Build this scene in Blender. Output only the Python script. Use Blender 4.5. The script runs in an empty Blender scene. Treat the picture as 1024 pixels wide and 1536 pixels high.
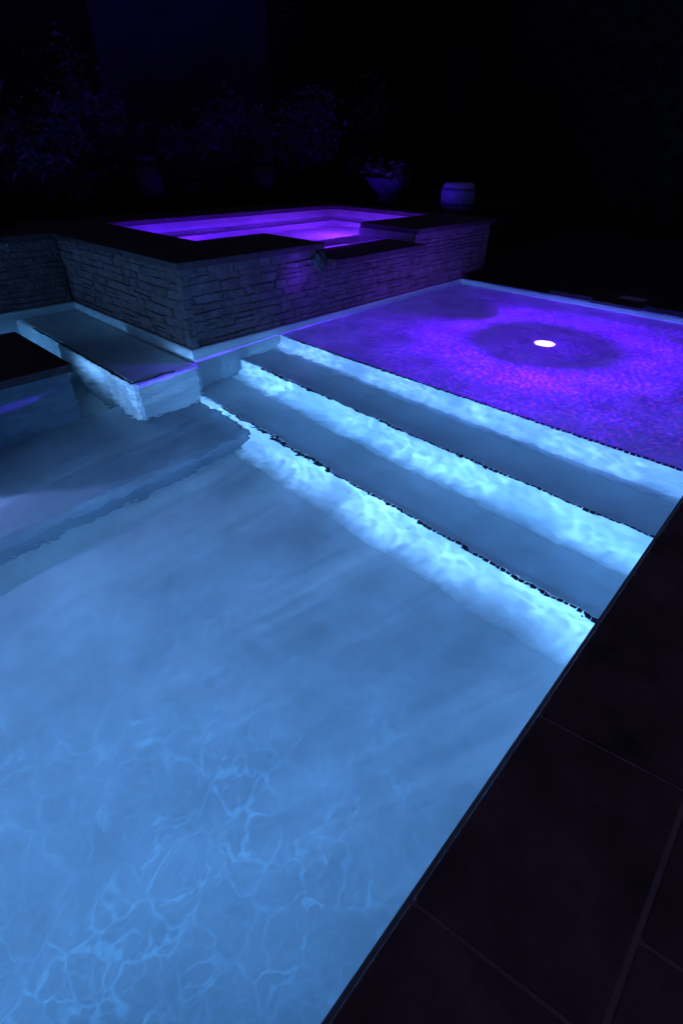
import bpy, bmesh, math, random
from mathutils import Vector, Matrix
S = 1.3
C = bpy.context.scene.collection
R = random.Random(7)

# ---------------------------------------------------------------- helpers
def nodes(m):
    m.use_nodes = True
    nt = m.node_tree
    return nt, nt.nodes, nt.links

def mat(name, col, rough=.7, var=.25, scale=6.0, bump=.0, bscale=40., col2=None, spec=.3, detail=6, lo=.32, hi=.68):
    m = bpy.data.materials.new(name)
    nt, N, L = nodes(m)
    b = N['Principled BSDF']
    tc = N.new('ShaderNodeTexCoord')
    n1 = N.new('ShaderNodeTexNoise'); n1.inputs['Scale'].default_value = scale; n1.inputs['Detail'].default_value = detail
    n1.inputs['Roughness'].default_value = .62
    L.new(tc.outputs['Object'], n1.inputs['Vector'])
    r = N.new('ShaderNodeValToRGB')
    c2 = col2 or tuple(c * (1 - var) for c in col)
    r.color_ramp.elements[0].position = lo; r.color_ramp.elements[1].position = hi
    r.color_ramp.elements[0].color = (*c2, 1); r.color_ramp.elements[1].color = (*col, 1)
    L.new(n1.outputs['Fac'], r.inputs['Fac'])
    L.new(r.outputs['Color'], b.inputs['Base Color'])
    b.inputs['Roughness'].default_value = rough
    b.inputs['Specular IOR Level'].default_value = spec
    if bump:
        n2 = N.new('ShaderNodeTexNoise'); n2.inputs['Scale'].default_value = bscale; n2.inputs['Detail'].default_value = 8
        L.new(tc.outputs['Object'], n2.inputs['Vector'])
        bp = N.new('ShaderNodeBump'); bp.inputs['Strength'].default_value = bump; bp.inputs['Distance'].default_value = .02
        L.new(n2.outputs['Fac'], bp.inputs['Height']); L.new(bp.outputs['Normal'], b.inputs['Normal'])
    return m

def emis(name, col, st):
    m = bpy.data.materials.new(name); nt, N, L = nodes(m)
    b = N['Principled BSDF']
    b.inputs['Base Color'].default_value = (*col, 1)
    b.inputs['Emission Color'].default_value = (*col, 1); b.inputs['Emission Strength'].default_value = st
    return m

def water_mat(name, amp, cx=None, rough=0):
    m = bpy.data.materials.new(name); nt, N, L = nodes(m)
    N.remove(N['Principled BSDF'])
    g = N.new('ShaderNodeBsdfGlass'); g.inputs['IOR'].default_value = 1.333; g.inputs['Roughness'].default_value = rough
    g.inputs['Color'].default_value = (.97, .99, 1, 1)
    geo = N.new('ShaderNodeNewGeometry')
    n1 = N.new('ShaderNodeTexNoise'); n1.inputs['Scale'].default_value = 3.6; n1.inputs['Detail'].default_value = 1.5; n1.inputs['Distortion'].default_value = .5
    n2 = N.new('ShaderNodeTexNoise'); n2.inputs['Scale'].default_value = 13; n2.inputs['Detail'].default_value = 1.5
    L.new(geo.outputs['Position'], n1.inputs['Vector']); L.new(geo.outputs['Position'], n2.inputs['Vector'])
    h = N.new('ShaderNodeMath'); h.operation = 'MULTIPLY_ADD'; h.inputs[1].default_value = .40
    L.new(n2.outputs['Fac'], h.inputs[0]); L.new(n1.outputs['Fac'], h.inputs[2])
    bp = N.new('ShaderNodeBump'); bp.inputs['Distance'].default_value = amp; bp.inputs['Strength'].default_value = 1
    if cx:
        d = N.new('ShaderNodeVectorMath'); d.operation = 'DISTANCE'; d.inputs[1].default_value = cx
        L.new(geo.outputs['Position'], d.inputs[0])
        mr = N.new('ShaderNodeMapRange'); mr.inputs['From Min'].default_value = .5; mr.inputs['From Max'].default_value = 3.0
        mr.inputs['To Min'].default_value = .60; mr.inputs['To Max'].default_value = .46
        L.new(d.outputs['Value'], mr.inputs['Value']); L.new(mr.outputs['Result'], bp.inputs['Strength'])
    L.new(h.outputs['Value'], bp.inputs['Height']); L.new(bp.outputs['Normal'], g.inputs['Normal'])
    L.new(g.outputs['BSDF'], N['Material Output'].inputs['Surface'])
    return m

def quad(bm, pts):
    return bm.faces.new([bm.verts.new(p) for p in pts])

def box(bm, x0, x1, y0, y1, z0, z1, bev=0, skew=0):
    vs = []
    for z in (z0, z1):
        for x, y in ((x0, y0), (x1, y0), (x1, y1), (x0, y1)):
            vs.append(bm.verts.new((x + skew * y, y, z)))
    fs = [(3, 2, 1, 0), (4, 5, 6, 7), (0, 1, 5, 4), (1, 2, 6, 5), (2, 3, 7, 6), (3, 0, 4, 7)]
    faces = [bm.faces.new([vs[i] for i in f]) for f in fs]
    if bev:
        es = list({e for f in faces for e in f.edges})
        bmesh.ops.bevel(bm, geom=es, offset=bev, segments=2, affect='EDGES', profile=.5)

def cove(bm, p, a0, a1, z, r, n=9, axis='x'):
    """rounded plaster fillet where a riser (facing -X, or -Y) meets the level below"""
    pr = []
    for i in range(n + 1):
        a = math.pi / 2 * i / n
        pr.append((p - r + r * math.sin(a) - .0005, z + r - r * math.cos(a) + .001))
    rows = [[bm.verts.new((q, s, h) if axis == 'x' else (s, q, h)) for q, h in pr] for s in (a0, a1)]
    for i in range(n):
        f = bm.faces.new((rows[0][i], rows[0][i + 1], rows[1][i + 1], rows[1][i])); f.smooth = True

def lathe(bm, prof, seg=32, c=(0, 0, 0), closed=True):
    rings = []
    for r, z in prof:
        rings.append([bm.verts.new((c[0] + r * math.cos(2 * math.pi * i / seg), c[1] + r * math.sin(2 * math.pi * i / seg), c[2] + z)) for i in range(seg)])
    for a, b in zip(rings, rings[1:]):
        for i in range(seg):
            bm.faces.new((a[i], a[(i + 1) % seg], b[(i + 1) % seg], b[i]))
    if closed:
        bm.faces.new(rings[0][::-1]); bm.faces.new(rings[-1])

def tube(bm, p0, p1, r0, r1, seg=6):
    p0, p1 = Vector(p0), Vector(p1); d = (p1 - p0).normalized()
    a = d.orthogonal().normalized(); b = d.cross(a)
    r = []
    for p, rr in ((p0, r0), (p1, r1)):
        r.append([bm.verts.new(p + (a * math.cos(2 * math.pi * i / seg) + b * math.sin(2 * math.pi * i / seg)) * rr) for i in range(seg)])
    for i in range(seg):
        bm.faces.new((r[0][i], r[0][(i + 1) % seg], r[1][(i + 1) % seg], r[1][i]))
    bm.faces.new(r[0][::-1]); bm.faces.new(r[1])

def obj(name, bm, m, parent=None, smooth=False, origin=(0, 0, 0)):
    """mesh authored in water-level units; scaled to metres here"""
    me = bpy.data.meshes.new(name)
    o0 = Vector(parent['o']) if parent else Vector(origin)
    for v in bm.verts: v.co = (v.co - o0) * S
    if name not in ('pool_water', 'spa_water'): bmesh.ops.recalc_face_normals(bm, faces=bm.faces)
    bm.to_mesh(me); bm.free()
    me.materials.append(m)
    if smooth:
        for p in me.polygons: p.use_smooth = True
    o = bpy.data.objects.new(name, me); C.objects.link(o)
    if parent: o.parent = parent
    else: o.location = o0 * S
    o['o'] = tuple(o0)
    return o

def thing(name, label, cat, loc=(0, 0, 0), group=None):
    o = bpy.data.objects.new(name, None); C.objects.link(o)
    o.empty_display_size = .1
    o.location = Vector(loc) * S; o['o'] = tuple(loc); o['label'] = label; o['category'] = cat
    if group: o['group'] = group
    return o

def tag(o, label, cat, group=None):
    o['label'] = label; o['category'] = cat
    if group: o['group'] = group
    return o

def struct(name, bm, m, smooth=False):
    o = obj(name, bm, m, None, smooth); o['kind'] = 'structure'; return o

# ---------------------------------------------------------------- materials
M_pl = mat('plaster', (.43, .52, .55), .6, .36, 1.9, .03, 30, lo=.30, hi=.70, detail=10)
M_plb = mat('plaster_ledge', (.46, .50, .56), .6, .38, 3.6, .04, 30, detail=9)
M_pls = mat('plaster_bench_shaded', (.24, .31, .36), .6, .32, 2.2, .03, 30, detail=9)  # darker plaster copy; the unlit look of the bench put into the colour
M_pld = mat('pier_plaster_shaded', (.13, .19, .24), .6, .35, 6, .05, 30, spec=.1)  # darkened plaster; shade under the slab put into the colour
M_spa = mat('spa_plaster', (.5, .5, .56), .6, .3, 3, .05, 30)
M_deck = mat('slate_paving', (.27, .215, .215), .62, .66, 5, .4, 60, spec=.35, detail=9)
M_patio = mat('dark_patio', (.045, .038, .05), .7, .5, 5, .3, 60, spec=.2)
M_cop = mat('slate_coping', (.085, .07, .085), .6, .5, 7, .3, 60, spec=.3)
M_grout = mat('grout', (.42, .37, .38), .9, .3, 20)
M_stone = mat('ledger_stone', (.20, .19, .215), .9, .5, 9, 1.0, 26, spec=.15)
M_joint = mat('stone_joint', (.15, .14, .155), .9, .5, 10)
M_core = mat('dark_masonry', (.03, .028, .03), .9, .4, 10)
M_trim = mat('mosaic_tile', (.012, .018, .03), .35, .4, 30)
M_soil = mat('soil', (.02, .015, .012), .95, .5, 15, .6, 30)
M_ground = mat('lawn_ground', (.015, .018, .012), .95, .5, 4)
M_leaf = mat('leaf_green', (.06, .075, .095), .55, .6, 3)
M_leafp = mat('leaf_pale', (.10, .09, .18), .55, .6, 3)
M_leafd = mat('leaf_dark', (.012, .016, .012), .7, .6, 3)
M_leafb = mat('leaf_bowl', (.06, .14, .09), .55, .5, 5)
M_flower = mat('violet_petal', (.22, .14, .70), .6, .3, 10)
M_stem = mat('stem', (.03, .025, .02), .8, .4, 20)
M_urn = mat('glazed_urn', (.008, .006, .018), .5, .4, 4)
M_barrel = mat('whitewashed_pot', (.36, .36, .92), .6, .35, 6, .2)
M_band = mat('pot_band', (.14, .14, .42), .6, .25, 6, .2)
M_bowl = mat('bowl_pot', (.05, .07, .14), .6, .3, 6, .2)
M_moss = mat('moss', (.08, .24, .12), .9, .6, 40, .8, 80)
M_bay = mat('render_bay_lit', (.034, .026, .095), .9, .5, .8, .1)  # violet light on the house wall put into this colour
M_house = mat('render_dark', (.008, .007, .016), .9, .3, 1.2)
M_shut = mat('shutter_paint', (.022, .02, .045), .7, .3, 4)
M_glassd = mat('dark_pane', (.006, .006, .010), .25, .2, 3)
M_metal = mat('lamp_metal', (.55, .55, .58), .35, .1, 10)
M_lens = emis('ledge_lens', (1.0, .55, .92), 3.2)
M_lensp = mat('lamp_glass', (.7, .75, .8), .3, .1, 5)
M_glint = mat('painted_glint', (.55, .45, 1.0), .4, .2, 8, spec=.6)  # violet reflection on the slab painted as a bright base colour
M_water = water_mat('water', .0125, (1.7 * S, 2.4 * S, 0))
M_swater = water_mat('water_spa', .007)

# ---------------------------------------------------------------- key dimensions (water level = 0, eye height = 1)
zd = .0507; Y0 = .0934; Y1 = -.18; Xb = 4.607
Xs, Ys, zs, Yl, Xe = 1.582, 2.725, .492, 4.392, 5.063
X1, X2, X3 = 1.535, 1.918, 2.278
d1, d2, d3, df = .615, .38, .15, .84
XW = -3.0

# ---------------------------------------------------------------- pool shell
bm = bmesh.new(); quad(bm, [(XW - .1, 0, -df), (Xb + .1, 0, -df), (Xb + .1, Yl + .1, -df), (XW - .1, Yl + .1, -df)])
struct('pool_floor', bm, M_pl)
bm = bmesh.new()
box(bm, XW - .3, Xb + .3, Y0 - .3, Y0 + .012, -1, .012)
box(bm, Xb, Xb + .28, Y0 + .012, Ys + .1, -1, .012)
box(bm, XW - .3, XW, Y0 + .012, Yl, -1, .012)
struct('pool_wall', bm, M_pl)
bm = bmesh.new()
def grid(x0, x1, y0, y1, z):
    quad(bm, [(x0, y0, z), (x1, y0, z), (x1, y1, z), (x0, y1, z)])
grid(XW - .02, Xs + .01, Y0 - .02, Yl + .02, 0); grid(Xs + .01, Xb + .02, Y0 - .02, Ys + .02, 0)
struct('pool_water', bm, M_water)

def trim(parent, pts, w=.0165, lift=.004):
    """row of small dark mosaic tiles running along a step edge"""
    bm = bmesh.new()
    for a, b in zip(pts, pts[1:]):
        a, b = Vector(a), Vector(b); Ln = (b - a).length; n = max(1, int(Ln / .026)); d = (b - a) / n
        side = Vector((0, 0, 1)).cross(d.normalized()) * w
        for i in range(n):
            p = a + d * i + Vector((0, 0, R.uniform(0, .001)))
            q = p + d * R.uniform(.80, .93)
            j = side * R.uniform(.7, 1.1)
            lo = [p, q, q - j, p - j]
            vs = [bm.verts.new(v) for v in lo] + [bm.verts.new(v + Vector((0, 0, lift))) for v in lo]
            for f in ((4, 5, 6, 7), (0, 1, 5, 4), (1, 2, 6, 5), (2, 3, 7, 6), (3, 0, 4, 7)): bm.faces.new([vs[k] for k in f])
    return obj('tile_trim', bm, M_trim, parent)

t = thing('tanning_ledge', 'wide shallow shelf washed violet by the round floor light in it', 'pool ledge', (X3, 1.4, -df))
bm = bmesh.new(); box(bm, X3, Xb + .05, Y0 - .05, Ys + .05, -.95, -d3, .012); cove(bm, X3, Y0 - .02, Ys + .02, -d2, .085); obj('ledge_slab', bm, M_plb, t)
trim(t, [(X3 + .008, Ys - .10, -d3), (X3 + .008, Y0 + .02, -d3)], w=.021)
for (xa, xb, d, dl, lab, ye) in ((X2, X3 + .05, d2, d1, 'pale blue underwater step directly below the violet shelf', 2.50), (X1, X2 + .05, d1, df, 'lowest underwater step, rising straight from the pool floor', 2.42)):
    t = thing('pool_step', lab, 'step', (xa, 1.4, -df))
    bm = bmesh.new(); box(bm, xa, xb, Y0 - .05, Ys + .03, -.95, -d, .014); cove(bm, xa, Y0 - .02, Ys + .02, -dl, .10 if dl < .8 else .13); obj('step_slab', bm, M_pl, t)
    trim(t, [(xa + .008, ye, -d), (xa + .008, Y0 + .02, -d)])

# bench at the spa corner
zb = -d3 - .05; zsb = -.70
t = thing('underwater_bench', 'small submerged bench with dark tile edge at the foot of the spa corner', 'bench', (1.3, 3.4, -df))
bm = bmesh.new(); box(bm, 1.13, Xs + .001, 2.645, Yl + .05, -.95, zb, .035); obj('bench_slab', bm, M_pl, t)
trim(t, [(1.155, 4.10, zb), (1.155, 2.672, zb)]); trim(t, [(1.155, 2.673, zb), (1.42, 2.673, zb)], w=-.0165)
# deep bench on the left
t = thing('swim_bench', 'broad deep underwater bench at the left below the dark slab', 'bench', (-.5, 2.4, -df))
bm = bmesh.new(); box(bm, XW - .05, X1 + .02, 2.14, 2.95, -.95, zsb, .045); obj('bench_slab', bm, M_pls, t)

# pier with overhanging slab
t = thing('pool_pier', 'dark stone slab jutting over the water at the left edge', 'pier', (-.6, 3.3, -df))
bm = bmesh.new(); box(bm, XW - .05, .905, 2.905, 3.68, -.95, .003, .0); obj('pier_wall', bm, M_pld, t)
bm = bmesh.new()
xs = [-3.3, -2.35, -1.4, -.45, .93]
for a, b in zip(xs, xs[1:]): box(bm, a + .003, b - .003, 2.865, 3.70, .005, zd, .006)
obj('pier_slab', bm, M_cop, t)

# ---------------------------------------------------------------- stone facing
def stones(bm, P, u, n, length, z0, z1, seed):
    r = random.Random(seed); z = z0; u = Vector(u); n = Vector(n); P = Vector(P)
    while z < z1 - .01:
        h = r.uniform(.026, .066)
        if z1 - (z + h) < .026: h = z1 - z
        s = -r.uniform(0, .1)
        while s < length:
            w = r.uniform(.05, .22)
            a, b = max(s, 0), min(s + w, length); s += w
            if b - a < .012: continue
            subs = [(z, z + h)] if (r.random() > .25 or h < .055) else [(z, z + h * .48), (z + h * .48, z + h)]
            for (q0, q1) in subs:
                g = .0008; pr = r.uniform(.004, .012); j = lambda k=.014: r.uniform(-k, k)
                back = []; front = []
                for (aa, zz, sa, sz) in ((a, q0, 1, 1), (b, q0, -1, 1), (b, q1, -1, -1), (a, q1, 1, -1)):
                    ua = aa + sa * g; za = zz + sz * g
                    if 0.01 < aa < length - .01: ua += j()
                    zj = j(.006) if z0 + .01 < zz < z1 - .01 else 0
                    back.append(P + u * ua + Vector((0, 0, za + zj)))
                    front.append(P + u * (ua + sa * .004) + Vector((0, 0, za + zj + sz * .004)) + n * (pr + j(.005)))
                vb = [bm.verts.new(v) for v in back]; vf = [bm.verts.new(v) for v in front]
                bm.faces.new(vf)
                for i in range(4): bm.faces.new((vb[i], vb[(i + 1) % 4], vf[(i + 1) % 4], vf[i]))
        z += h

cz = .452
t = thing('raised_spa', 'raised hot tub clad in stacked grey stone with glowing purple water', 'spa', (3.3, 3.9, 0))
ox0, ox1, oy0, oy1 = 2.10, 4.86, 3.35, 4.70
wz = .408
bm = bmesh.new()
e = .022
box(bm, Xs + e, 2.72, Ys + e, oy0, -.8, cz); box(bm, 3.80, Xe - e, Ys + e, oy0, -.8, cz)
box(bm, 2.72, 3.80, Ys + e, 3.00, -.8, .36); box(bm, 2.72, 3.80, 3.00, oy0, -.8, .30)
box(bm, Xs + e, ox0, oy0, 5.15, -.8, cz); box(bm, ox1, Xe - e, oy0, 5.15, -.8, cz); box(bm, ox0, ox1, oy1, 5.15, -.8, cz)
quad(bm, [(ox0, oy0, -.22), (ox1, oy0, -.22), (ox1, oy1, -.22), (ox0, oy1, -.22)])
box(bm, ox0, ox1, oy1 - .32, oy1 + .02, -.3, .17); box(bm, ox0 - .02, ox0 + .32, oy0 - .02, oy1 - .32, -.3, .17); box(bm, ox1 - .32, ox1 + .02, oy0 - .02, oy1 - .32, -.3, .17)
obj('basin', bm, M_spa, t)
bm = bmesh.new()
box(bm, Xs - .002, Xe, Ys - .004, Ys + .05, -.95, .010); box(bm, Xs - .004, Xs + .05, Ys + .05, 4.45, -.95, .010)
obj('waterline_band', bm, M_pl, t)
bm = bmesh.new()   # mortar behind the stones
f0, f1 = Ys + .016, Ys + .0215
box(bm, Xs + .016, 2.719, f0, f1, .0105, cz - .001); box(bm, 2.721, 3.799, f0, f1, .0105, .359); box(bm, 3.801, Xe - .016, f0, f1, .0105, cz - .001)
box(bm, Xs + .016, Xs + .0215, f1 + .0005, Yl + .018, .0105, cz - .001); box(bm, Xe - .0215, Xe - .016, f1 + .0005, 5.14, .0105, cz - .001)
obj('mortar', bm, M_joint, t)
bm = bmesh.new()
F = Ys + .016
stones(bm, (Xs + .016, F, .010), (1, 0, 0), (0, -1, 0), 2.72 - Xs - .016, 0, cz - .010, 3)
stones(bm, (2.72, F, .010), (1, 0, 0), (0, -1, 0), 1.08, 0, .335, 13)
stones(bm, (3.80, F, .010), (1, 0, 0), (0, -1, 0), Xe - .016 - 3.80, 0, cz - .010, 5)
stones(bm, (Xs + .016, Yl + .012, .010), (0, -1, 0), (-1, 0, 0), Yl + .012 - F, 0, cz - .010, 4)
stones(bm, (Xe - .016, F, .010), (0, 1, 0), (1, 0, 0), 2.4, 0, cz - .010, 6)
z = .012; rr = random.Random(2)
while z < cz - .02:   # quoins that close the outer corner
    h = min(rr.uniform(.04, .07), cz - z)
    box(bm, Xs + rr.uniform(-.002, .005), Xs + .05, Ys + rr.uniform(-.002, .005), Ys + .05, z, z + h - .002, .003); z += h
obj('stone_wall', bm, M_stone, t)
bm = bmesh.new()
def slabs(a, b, n, fixed, alongx=True):
    for i in range(n):
        p, q = a + (b - a) * i / n, a + (b - a) * (i + 1) / n
        if alongx: box(bm, p + .0015, q - .0015, fixed[0], fixed[1], cz, zs, .005)
        else: box(bm, fixed[0], fixed[1], p + .0015, q - .0015, cz, zs, .005)
slabs(1.56, 2.715, 2, (2.702, oy0 - .005)); slabs(3.805, 5.085, 2, (2.702, oy0 - .005))
slabs(oy0, 5.17, 3, (1.56, ox0 + .01), False); slabs(oy0, 5.17, 3, (ox1 - .01, 5.085), False); slabs(ox0 + .012, ox1 - .012, 5, (oy1 - .01, 5.17))
obj('coping', bm, M_cop, t)
bm = bmesh.new(); box(bm, 2.724, 3.796, 2.61, 3.02, .350, .394, .006); obj('spillway_lip', bm, M_cop, t)
bm = bmesh.new()
quad(bm, [(ox0, oy0, wz), (ox1, oy0, wz), (ox1, oy1, wz), (ox0, oy1, wz)]); quad(bm, [(2.72, 2.99, wz), (3.80, 2.99, wz), (3.80, oy0, wz), (2.72, oy0, wz)])
struct('spa_water', bm, M_swater)

t = thing('retaining_wall', 'low stacked stone wall with dark coping running left from the spa', 'wall', (-.7, Yl, 0))
bm = bmesh.new(); box(bm, XW - .3, Xs - .0, Yl + e, 4.8, -.8, cz); box(bm, XW - .3, Xs - .004, Yl - .004, Yl + .04, -.95, .010); obj('wall_core', bm, M_pl, t)
bm = bmesh.new(); box(bm, XW - .3, Xs + .01, Yl + .016, Yl + .0215, .0105, cz - .001); obj('mortar', bm, M_joint, t)
bm = bmesh.new(); stones(bm, (XW - .3, Yl + .016, .010), (1, 0, 0), (0, -1, 0), Xs - XW + .3 - .005, 0, cz - .010, 9); obj('stone_face', bm, M_stone, t)
bm = bmesh.new()
for i in range(6):
    a = XW - .3 + i * (1.557 - XW + .3) / 6; b = a + (1.557 - XW + .3) / 6
    box(bm, a + .0015, b - .0015, Yl - .022, 4.83, cz, zs, .005)
obj('wall_coping', bm, M_cop, t)

# moss on the spill edge
bm = bmesh.new(); rr = random.Random(5)
bmesh.ops.create_icosphere(bm, subdivisions=3, radius=1)
for v in bm.verts:
    k = 1 + .35 * math.sin(7 * v.co.x + 2) * math.sin(6 * v.co.z + 1) + rr.uniform(-.2, .2)
    v.co = Vector((2.668 + v.co.x * .06 * k, 2.702 + v.co.y * .016 * k, .385 + v.co.z * .06 * k))
tag(obj('moss_clump', bm, M_moss, None, True, (2.66, 2.70, .35)), 'small green moss clump on stone beside the spa spillway', 'moss')

# ---------------------------------------------------------------- deck
sk = -.16
bm = bmesh.new()
g = .0035
js = [-3.3, -2.2, -1.7, -1.2, -.6, -.14, .2988, .7386, 1.3312, 1.5028, 1.95, 2.4, 2.85, 3.3, 3.75, 4.2, 4.607]
yc = (Y0 + Y1) / 2
for a, b in zip(js, js[1:]):
    o = -sk * yc
    box(bm, a + g + o, b - g + o, Y1 + .005, Y0, .006, zd, .003, sk)
y = Y1; k = 0
while y > -2.6:
    yb = y - .46; x = .4794 - 10 * .44 + (0 if k % 2 == 0 else .22)
    while x < 8.5:
        o = -sk * (y - .05)
        box(bm, x + g + o, x + .44 - g + o, yb + g + .002, y - g - .001, .006, zd + R.uniform(-.0012, .0008), .003, sk); x += .44
    y = yb; k += 1
struct('deck', bm, M_deck)
yy = Y0 + .004
bm = bmesh.new()
for i in range(6):
    q = yy + (Ys - .02 - yy) / 6
    box(bm, Xb - .015, Xb + .27, yy + g, q - g, .014, zd, .004); yy = q
x = Xb + .275
while x < 8.9:
    y = Y0 + .004
    while y < 3.2:
        if not (x < 5.2 and y > 2.3): box(bm, x + g, x + .44 - g, y + g, y + .44 - g, .006, zd + R.uniform(-.001, .001), .004)
        y += .44
    x += .44
struct('patio', bm, M_patio)
bm = bmesh.new()
quad(bm, [(XW - .3, -2.7, .047), (9, -2.7, .047), (9, Y0 - .002, .047), (XW - .3, Y0 - .002, .047)])
struct('deck_joint', bm, M_grout)
bm = bmesh.new()
quad(bm, [(Xb + .01, Y0 - .002, .045), (9, Y0 - .002, .045), (9, Ys + .2, .045), (Xb + .01, Ys + .2, .045)])
quad(bm, [(Xe, Ys + .2, .045), (9, Ys + .2, .045), (9, 4.8, .045), (Xe, 4.8, .045)])
struct('patio_joint', bm, M_core)
bm = bmesh.new()
for (a, b, c, d) in ((-60, 60, -60, -2.7), (-60, XW - .3, -2.7, 60), (9, 60, -2.7, 60), (XW - .3, 9, 8, 60)):
    quad(bm, [(a, c, .03), (b, c, .03), (b, d, .03), (a, d, .03)])
struct('ground', bm, M_ground)
bm = bmesh.new(); quad(bm, [(XW - .3, 4.8, .42), (9, 4.8, .42), (9, 8, .42), (XW - .3, 8, .42)]); struct('planting_bed', bm, M_soil)

t = thing('planter_wall', 'dark raised planter behind the right end of the spa', 'planter', (6.2, 4, .043))
bm = bmesh.new(); box(bm, 5.09, 7.6, 3.22, 4.95, .02, .45); obj('planter_core', bm, M_core, t)
bm = bmesh.new(); box(bm, 5.088, 7.63, 3.19, 4.97, .451, .487, .006); obj('planter_coping', bm, M_leafd, t)

# skimmer slab at the far edge
t = thing('skimmer_cover', 'dark flat slab with a painted violet glint on the far pool edge', 'cover', (4.5, 1.2, zd))
bm = bmesh.new(); box(bm, 4.37, 4.86, 1.02, 1.40, zd + .003, zd + .024, .004); obj('cover_slab', bm, M_cop, t)
bm = bmesh.new(); box(bm, 4.58, 4.70, 1.07, 1.26, zd + .0245, zd + .028, .001); obj('glint', bm, M_glint, t)

# ---------------------------------------------------------------- lights
def lnodes(l):
    l.use_nodes = True; nt = l.node_tree; N = nt.nodes; L = nt.links
    return N, L, N['Emission']

def mk(N, L):
    def mth(op, a, b=None):
        n = N.new('ShaderNodeMath'); n.operation = op
        for i, v in enumerate((a, b)):
            if v is None: continue
            if isinstance(v, (int, float)): n.inputs[i].default_value = v
            else: L.new(v, n.inputs[i])
        return n.outputs[0]
    return mth

def web(N, L, vec, scale, lo, hi, width, mott=.9, patch=.22, gate=(.40, .66)):
    """rippling bright web that moving water throws"""
    mth = mk(N, L)
    nz = N.new('ShaderNodeTexNoise'); nz.inputs['Scale'].default_value = scale * .6; nz.inputs['Detail'].default_value = 3
    L.new(vec, nz.inputs['Vector'])
    mx = N.new('ShaderNodeVectorMath'); mx.operation = 'MULTIPLY_ADD'; k = 2.0 / scale; mx.inputs[1].default_value = (k, k, k)
    L.new(nz.outputs['Color'], mx.inputs[0]); L.new(vec, mx.inputs[2])
    tot = None
    for sc_, wt in ((1.0, 1.0), (1.9, .6)):
        v = N.new('ShaderNodeTexVoronoi'); v.feature = 'DISTANCE_TO_EDGE'; v.inputs['Scale'].default_value = scale * sc_
        L.new(mx.outputs['Vector'], v.inputs['Vector'])
        r = N.new('ShaderNodeMapRange'); r.interpolation_type = 'SMOOTHERSTEP'
        r.inputs['From Min'].default_value = 0; r.inputs['From Max'].default_value = width; r.inputs['To Min'].default_value = wt; r.inputs['To Max'].default_value = 0
        L.new(v.outputs['Distance'], r.inputs['Value'])
        tot = r.outputs['Result'] if tot is None else mth('ADD', tot, r.outputs['Result'])
    n2 = N.new('ShaderNodeTexNoise'); n2.inputs['Scale'].default_value = scale * patch; n2.inputs['Detail'].default_value = 6; n2.inputs['Roughness'].default_value = .65
    L.new(vec, n2.inputs['Vector'])
    r2 = N.new('ShaderNodeMapRange'); r2.inputs['From Min'].default_value = gate[0]; r2.inputs['From Max'].default_value = gate[1]; r2.inputs['To Min'].default_value = .04; r2.inputs['To Max'].default_value = 1
    L.new(n2.outputs['Fac'], r2.inputs['Value'])
    a = mth('MULTIPLY', mth('MULTIPLY', tot, r2.outputs['Result']), hi - lo)
    return mth('MULTIPLY', mth('ADD', a, lo), mth('ADD', mth('MULTIPLY', n2.outputs['Fac'], mott), 1 - mott * .5))

def caustics(l, scale, lo, hi, width=.16, mott=.9, graze=None):
    N, L, e = lnodes(l)
    tc = N.new('ShaderNodeTexCoord')
    pat = web(N, L, tc.outputs['Normal'], scale, lo, hi, width, mott)
    if graze:   # calm the pattern and dim the beam where it rakes the floor, by an added strength mask
        mth = mk(N, L)
        geo = N.new('ShaderNodeNewGeometry'); sp = N.new('ShaderNodeSeparateXYZ'); L.new(geo.outputs['Incoming'], sp.inputs[0])
        mr = N.new('ShaderNodeMapRange'); mr.interpolation_type = 'SMOOTHSTEP'
        mr.inputs['From Min'].default_value = graze[0]; mr.inputs['From Max'].default_value = graze[1]; mr.inputs['To Min'].default_value = 1; mr.inputs['To Max'].default_value = 0
        L.new(mth('ABSOLUTE', sp.outputs[2]), mr.inputs['Value']); kk = mr.outputs['Result']
        inv = mth('SUBTRACT', 1.0, kk)
        pat = mth('ADD', mth('MULTIPLY', pat, kk), mth('MULTIPLY', inv, graze[2]))
    L.new(pat, e.inputs['Strength'])

def lamp(name, typ, loc, col, power, size=.04, target=None, angle=None, blend=.3):
    l = bpy.data.lights.new(name, typ); l.color = col; l.energy = power; l.shadow_soft_size = size
    o = bpy.data.objects.new(name, l); C.objects.link(o); o.location = Vector(loc) * S
    if target is not None: o.rotation_euler = (Vector(target) - Vector(loc)).to_track_quat('-Z', 'Y').to_euler()
    if angle: l.spot_size = math.radians(angle); l.spot_blend = blend
    return o

a = lamp('pool_or_fill_lamp', 'SPOT', (-2.9, 1.90, -.50), (.21, .47, 1.0), 2450, .02, (2, 1.22, -.46), 50, .65); caustics(a.data, 72, .70, 2.7, .20, .9, (.06, .12, .5))
a = lamp('pool_or_fill_lamp', 'SPOT', (-2.9, 1.10, -.14), (.11, .40, 1.0), 2100, .03, (2, 1.2, -.30), 44, .6); caustics(a.data, 42, 1, 1, .25, 0, (.09, .15, .22))  # added fill spot, brightens the step treads
b = lamp('pool_or_fill_lamp', 'SPOT', (.08, 2.86, -.22), (.27, .38, 1.0), 62, .03, (.08, 0, -.40), 102, .12); caustics(b.data, 16, .9, 1.7, .10, .6, (.30, .42, .62))
c_ = lamp('pool_or_fill_lamp', 'SPOT', (-.9, 4.03, -.12), (.15, .45, 1.0), 150, .03, (1.5, 3.9, -.16), 100, .6); caustics(c_.data, 20, .8, 2.0, .2)
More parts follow.
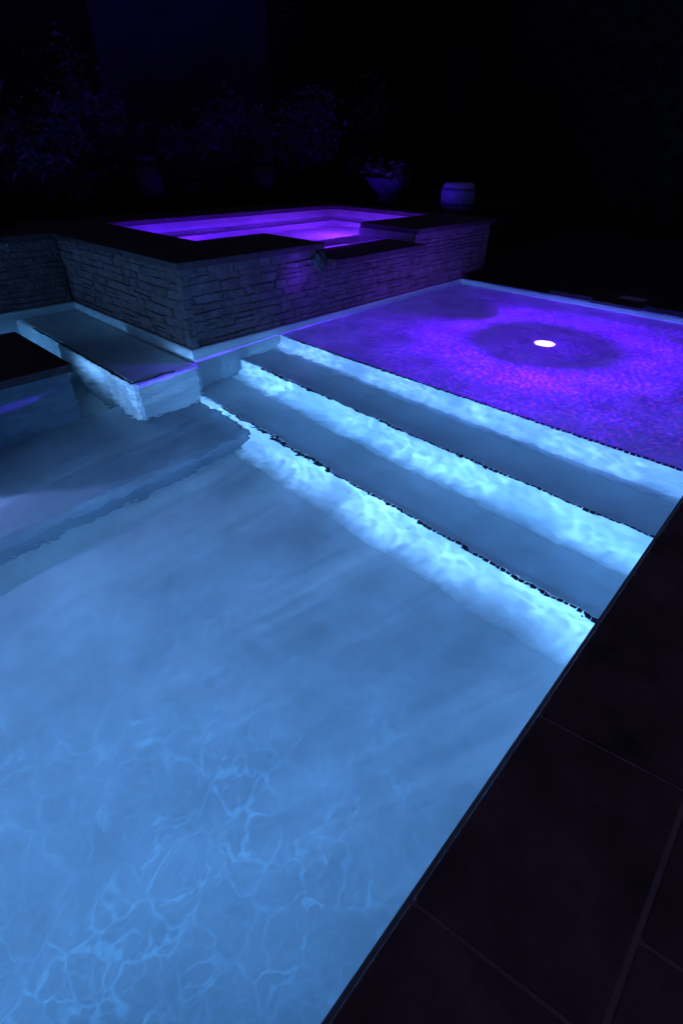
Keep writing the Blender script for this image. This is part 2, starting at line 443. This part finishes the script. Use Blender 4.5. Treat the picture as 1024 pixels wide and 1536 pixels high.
c_ = lamp('pool_or_fill_lamp', 'SPOT', (.925, 3.15, -.30), (.20, .48, 1.0), 11, .02, (1.13, 3.10, -.30), 165, .5)  # added spot at the pier end to brighten the bench riser

def down_lamp(name, loc, h, col, energy, ramp, span, scale, lo, hi, width, ripple=.0, speck=None, mott=.9, **kw):
    """unseen lamp imitating light thrown back down by the surface: profile given as a function of the radius on the floor"""
    o = lamp(name, 'SPOT', loc, col, energy, .0, (loc[0], loc[1], loc[2] - 1), 179, .02)
    N, L, em = lnodes(o.data); mth = mk(N, L)
    tc = N.new('ShaderNodeTexCoord'); sp = N.new('ShaderNodeSeparateXYZ'); L.new(tc.outputs['Normal'], sp.inputs[0])
    az = mth('MAXIMUM', mth('ABSOLUTE', sp.outputs[2]), .02)
    px = mth('DIVIDE', sp.outputs[0], az); py = mth('DIVIDE', sp.outputs[1], az)
    rho2 = mth('ADD', mth('MULTIPLY', px, px), mth('MULTIPLY', py, py))
    cb = N.new('ShaderNodeCombineXYZ'); L.new(mth('MULTIPLY', px, h), cb.inputs[0]); L.new(mth('MULTIPLY', py, h), cb.inputs[1])
    rad = mth('MULTIPLY', mth('SQRT', rho2), h)
    if ripple:
        nz = N.new('ShaderNodeTexNoise'); nz.inputs['Scale'].default_value = 7; nz.inputs['Detail'].default_value = 5; L.new(cb.outputs[0], nz.inputs['Vector'])
        rad = mth('ADD', rad, mth('MULTIPLY', mth('SUBTRACT', nz.outputs['Fac'], .5), ripple))
    cr = N.new('ShaderNodeValToRGB'); L.new(mth('DIVIDE', rad, span), cr.inputs['Fac'])
    cr.color_ramp.interpolation = 'EASE'
    E = cr.color_ramp.elements
    E[0].position, E[1].position = 0, 1
    E[0].color = (*[ramp[0][1]] * 3, 1); E[1].color = (*[ramp[-1][1]] * 3, 1)
    for p, v in ramp[1:-1]:
        q = E.new(p / span); q.color = (v, v, v, 1)
    pat = web(N, L, cb.outputs[0], scale, lo, hi, width, mott, **kw)
    geomf = mth('MINIMUM', mth('POWER', mth('ADD', rho2, 1.0), 1.5), 4000.)
    L.new(mth('MULTIPLY', mth('MULTIPLY', cr.outputs['Color'], pat), geomf), em.inputs['Strength'])
    if speck:
        n3 = N.new('ShaderNodeTexNoise'); n3.inputs['Scale'].default_value = 40; n3.inputs['Detail'].default_value = 4; L.new(cb.outputs[0], n3.inputs['Vector'])
        c2 = N.new('ShaderNodeValToRGB'); L.new(n3.outputs['Fac'], c2.inputs['Fac'])
        c2.color_ramp.elements[0].position = .48; c2.color_ramp.elements[1].position = .66
        c2.color_ramp.elements[0].color = (*speck[0], 1); c2.color_ramp.elements[1].color = (*speck[1], 1)
        L.new(c2.outputs['Color'], em.inputs['Color']); o.data.color = (1, 1, 1)
    return o

down_lamp('floor_fill', (-.20, .78, -.04), df - .04, (.085, .41, 1.0), 10.5, [(0, 1), (.5, .95), (.85, .7), (1.2, .35), (1.65, 0)], 1.65, 10, .86, 2.5, .05, mott=.7, patch=.28, gate=(.33, .62))  # added fill with no fixture, lifts the pool floor and its web
down_lamp('step_fill', (1.88, 1.10, -.03), .42, (.08, .36, 1.0), 1.0, [(0, 1), (.4, .95), (.8, .7), (1.1, .3), (1.5, 0)], 1.5, 12, .9, 1.5, .08, mott=.6)  # added fill over the steps, no lamp hangs here

def fixture(p, axis, lab):
    t = thing('pool_light', lab, 'light', p)
    for nm, pr, m in (('light_rim', [(.075, 0), (.085, .01), (.07, .018), (.062, .012)], M_metal), ('lens', [(.0605, .002), (.05, .012), (.02, .017), (.002, .018)], M_lensp)):
        bm = bmesh.new(); lathe(bm, pr, 28)
        q = Vector((0, 0, 1)).rotation_difference(Vector(axis)).to_matrix().to_4x4()
        bmesh.ops.transform(bm, matrix=Matrix.Translation(Vector(p)) @ q, verts=bm.verts)
        obj(nm, bm, m, t, True)
fixture((XW + .002, 1.90, -.50), (1, 0, 0), 'round underwater light set low in the end wall of the pool')
fixture((.08, 2.903, -.33), (0, -1, 0), 'round underwater light set in the wall under the dark slab')

# ledge light: floor fixture plus an unseen lamp imitating its light thrown back down by the surface
lx, ly = 3.43, 1.31
t = thing('ledge_light', 'round white-pink floor light glowing in the violet shelf', 'light', (lx, ly, -d3))
bm = bmesh.new(); lathe(bm, [(.066, .0), (.062, .006), (.04, .009), (.003, .010)], 32, (lx, ly, -d3 + .001)); obj('lens', bm, M_lens, t, True)
bm = bmesh.new(); lathe(bm, [(.067, .001), (.068, .008), (.078, .006), (.080, .001)], 32, (lx, ly, -d3), False); obj('light_rim', bm, M_metal, t, True)
down_lamp('ledge_fill', (lx, ly, -.02), d3 - .02, (1, 1, 1), 3.6,
          [(0, .70), (.15, .34), (.42, .25), (.62, 1.15), (.76, 1.02), (1.0, .42), (1.35, .24), (1.75, .15), (2.15, 0)], 2.15, 14, .85, 1.7, .14, .05, ((.065, .002, 1.0), (.30, .016, 1.0)), mott=.4)
# added unseen spot for violet light leaving the shelf water onto the spa front
lamp('wall_wash_fill', 'SPOT', (3.75, 1.75, .02), (.22, .05, 1.0), 36, 0, (3.75, 2.74, .16), 130, 1.0)

# spa lamps
lamp('spa_lamp', 'POINT', (2.6, 4.0, .10), (.11, .012, 1.0), 55, 0); lamp('spa_lamp', 'POINT', (4.0, 3.8, .10), (.18, .02, 1.0), 80, 0)
lamp('spillway_fill', 'POINT', (2.47, 2.60, .32), (.15, .02, 1.0), 1.6, 0)  # added point light standing in for spa glow spilling over the wall

# ---------------------------------------------------------------- pots and plants
def foliage(bm, c, rad, n, size, seed, clumps=9, droop=.3):
    r = random.Random(seed); c = Vector(c)
    cl = []
    for i in range(clumps):
        while True:
            p = Vector((r.uniform(-1, 1), r.uniform(-1, 1), r.uniform(-1, 1)))
            if p.length < 1: break
        cl.append((Vector((p.x * rad[0], p.y * rad[1], p.z * rad[2])), r.uniform(.25, .5)))
    for i in range(n):
        k, s = cl[r.randrange(clumps)]
        p = c + k + Vector((r.gauss(0, s * rad[0] * .6), r.gauss(0, s * rad[1] * .6), r.gauss(0, s * rad[2] * .6)))
        d = Vector((r.uniform(-1, 1), r.uniform(-1, 1), r.uniform(-droop - .3, .9))).normalized(); a = d.orthogonal().normalized()
        a = Matrix.Rotation(r.uniform(0, 6.3), 3, d) @ a
        L_ = size * r.uniform(.6, 1.4); w = L_ * .18
        m = p + d * L_ * .5; tip = p + d * L_ - Vector((0, 0, L_ * droop))
        v = [bm.verts.new(q) for q in (p, m + a * w, tip, m - a * w)]
        bm.faces.new(v)

def shrub(name, loc, rad, h, n, size, seed, m, lab, cat='shrub', flowers=()):
    t = thing(name, lab, cat, loc); r = random.Random(seed)
    bm = bmesh.new()
    for i in range(9):
        tube(bm, (loc[0] + r.uniform(-.04, .04), loc[1] + r.uniform(-.04, .04), loc[2]), (loc[0] + r.uniform(-.8, .8) * rad[0], loc[1] + r.uniform(-.8, .8) * rad[1], loc[2] + h * r.uniform(.7, 1.2)), .014, .004)
    obj('stem', bm, M_stem, t)
    bm = bmesh.new(); foliage(bm, (loc[0], loc[1], loc[2] + h), rad, n, size, seed, 16); obj('foliage', bm, m, t)
    for fx, fz, fr in flowers:
        bm = bmesh.new(); bmesh.ops.create_icosphere(bm, subdivisions=2, radius=1)
        for v in bm.verts:
            k = fr * r.uniform(.6, 1.25); v.co = Vector((loc[0] + fx + v.co.x * k, loc[1] - rad[1] - .05 + v.co.y * k, loc[2] + h + fz + v.co.z * k))
        obj('blossom', bm, M_flower, t)

shrub('garden_shrub', (2.05, 5.6, .42), (.45, .4, .38), .55, 1900, .075, 1, M_leaf, 'dark bushy shrub at the far left behind the low wall')
shrub('garden_shrub', (2.85, 6.2, .42), (.45, .35, .50), .75, 1900, .08, 2, M_leaf, 'loose leaved shrub left of the dark urns')
shrub('garden_shrub', (3.75, 6.5, .42), (.5, .35, .34), .55, 1700, .08, 12, M_leaf, 'low spreading shrub between the loose shrub and the rounded one')
shrub('garden_shrub', (4.75, 6.4, .42), (.60, .4, .38), .66, 2200, .085, 3, M_leafp, 'rounded shrub behind the middle of the spa')
shrub('garden_shrub', (5.9, 6.2, .42), (.50, .38, .40), .74, 2000, .08, 4, M_leafp, 'violet flowering shrub behind the right half of the spa', flowers=((.30, .14, .032), (.1, -.05, .024), (-.25, .05, .022)))
shrub('tall_plant', (7.2, 6.2, .42), (.28, .25, .6), .85, 900, .10, 6, M_leaf, 'tall thin plant rising behind the bowl planter', 'plant')
shrub('garden_shrub', (7.6, 4.6, .487), (.3, .3, .14), .16, 420, .09, 8, M_leafd, 'low dark shrub right of the whitewashed pot')

def urn(loc, r, h, lab):
    t = thing('garden_urn', lab, 'urn', loc)
    bm = bmesh.new(); lathe(bm, [(.45 * r, 0), (.6 * r, .1 * h), (r, .5 * h), (.95 * r, .7 * h), (.62 * r, .9 * h)], 32, loc); obj('body', bm, M_urn, t, True)
    bm = bmesh.new(); lathe(bm, [(.62 * r, .9 * h), (.75 * r, .95 * h), (.74 * r, h), (.6 * r, h), (.52 * r, .92 * h)], 32, loc); obj('rim', bm, M_urn, t, True)
urn((3.05, 5.6, .42), .20, .52, 'large dark glazed urn, leftmost behind the spa')
urn((3.66, 5.75, .42), .15, .34, 'short dark urn between two larger ones behind the spa')
urn((4.7, 5.75, .42), .22, .50, 'wide dark glazed urn behind the middle of the spa')
urn((6.35, 5.75, .42), .17, .62, 'tall violet-tinted urn left of the bowl planter')

bl = (5.46, 4.38, .488)
t = thing('bowl_planter', 'wide bowl planter of leaves on a foot behind the spa', 'planter', bl)
bm = bmesh.new(); lathe(bm, [(.14, 0), (.13, .03), (.10, .07), (.12, .10), (.22, .19), (.26, .25), (.265, .27), (.245, .27), (.22, .22)], 36, bl); obj('bowl', bm, M_bowl, t, True)
bm = bmesh.new(); foliage(bm, (bl[0], bl[1], bl[2] + .33), (.24, .24, .09), 480, .085, 21, 12); obj('leaves', bm, M_leafb, t)
pl = (5.44, 3.40, .488)
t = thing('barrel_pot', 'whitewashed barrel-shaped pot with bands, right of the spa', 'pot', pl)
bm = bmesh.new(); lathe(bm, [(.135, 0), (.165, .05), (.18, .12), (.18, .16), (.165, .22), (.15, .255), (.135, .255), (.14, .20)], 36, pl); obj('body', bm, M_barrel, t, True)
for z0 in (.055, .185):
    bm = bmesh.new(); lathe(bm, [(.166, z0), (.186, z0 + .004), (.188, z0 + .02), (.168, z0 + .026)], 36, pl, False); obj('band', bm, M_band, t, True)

# ---------------------------------------------------------------- house and hedge
HY = 8.0
t = thing('house', 'dark house wall with a bay coloured as violet-lit beyond the garden', 'house', (3, HY, 0))
bm = bmesh.new(); box(bm, -8, 9.6, HY, HY + .3, 0, 6); obj('wall', bm, M_house, t)
bm = bmesh.new(); box(bm, 3.9, 6.65, HY - .22, HY - .002, 0, 6); obj('bay', bm, M_bay, t)
bm = bmesh.new()
for (x0, x1, z0, z1) in ((6.85, 6.93, .9, 3.2), (8.1, 8.18, .9, 3.2), (6.93, 8.1, 3.12, 3.2), (6.93, 8.1, .9, .98)): box(bm, x0, x1, HY - .08, HY - .002, z0, z1)
w = obj('window', bm, M_shut, t)
bm = bmesh.new(); quad(bm, [(6.93, HY - .01, .98), (8.1, HY - .01, .98), (8.1, HY - .01, 3.12), (6.93, HY - .01, 3.12)]); p = obj('pane', bm, M_glassd, t); p.parent = w
bm = bmesh.new()
z = 1.0
while z < 3.1:
    box(bm, 6.94, 7.5, HY - .06, HY - .03, z, z + .045); z += .075
p = obj('shutter', bm, M_shut, t); p.parent = w

t = thing('garden_pillar', 'dim rendered pillar standing right of the house beyond the pots', 'pillar', (8.6, 5.4, 0))
bm = bmesh.new(); box(bm, 8.15, 9.0, 5.2, 5.5, 0, 2.1, .01); obj('shaft', bm, M_house, t)
bm = bmesh.new(); box(bm, 8.1, 9.05, 5.15, 5.55, 2.102, 2.2, .01); obj('cap', bm, M_house, t)

t = thing('hedge', 'tall black hedge closing the garden on the right', 'hedge', (9.6, 2, .03))
bm = bmesh.new(); box(bm, 9.3, 10.2, -8, 12, .03, 4.4); obj('stem', bm, M_leafd, t)
bm = bmesh.new(); r = random.Random(31)
for i in range(6000):
    p = Vector((9.3 - abs(r.gauss(0, .12)), r.uniform(-4, 9), r.uniform(.05, 4.5))); d = Vector((r.uniform(-1, .3), r.uniform(-1, 1), r.uniform(-.8, .8))).normalized(); a_ = d.orthogonal().normalized()
    ln = r.uniform(.08, .18); v = [bm.verts.new(q) for q in (p, p + d * ln * .5 + a_ * ln * .25, p + d * ln, p + d * ln * .5 - a_ * ln * .25)]; bm.faces.new(v)
obj('foliage', bm, M_leafd, t)

# ---------------------------------------------------------------- world, camera
w = bpy.data.worlds.new('World'); bpy.context.scene.world = w; w.use_nodes = True
bg = w.node_tree.nodes['Background']; bg.inputs[0].default_value = (.49, .40, 1.0, 1); bg.inputs[1].default_value = .042
f, p, rl, psi = 740.66, .6313, .0146, .7462
fwd = Vector((math.cos(p) * math.cos(psi), math.cos(p) * math.sin(psi), -math.sin(p))); rt = Vector((math.sin(psi), -math.cos(psi), 0)); up = rt.cross(fwd)
rc = rt * math.cos(rl) + up * math.sin(rl); uc = up * math.cos(rl) - rt * math.sin(rl)
cd = bpy.data.cameras.new('Camera'); cam = bpy.data.objects.new('Camera', cd); C.objects.link(cam)
cd.sensor_fit = 'VERTICAL'; cd.sensor_height = 36; cd.sensor_width = 24; cd.lens = f / 1536 * 36; cd.clip_start = .05; cd.clip_end = 300
mw = Matrix((rc, uc, -fwd)).transposed().to_4x4(); mw.translation = Vector((0, 0, S)); cam.matrix_world = mw
bpy.context.scene.camera = cam
sc = bpy.context.scene; sc.view_settings.view_transform = 'Standard'; sc.view_settings.look = 'None'
for o in bpy.data.objects:
    if 'o' in o: del o['o']
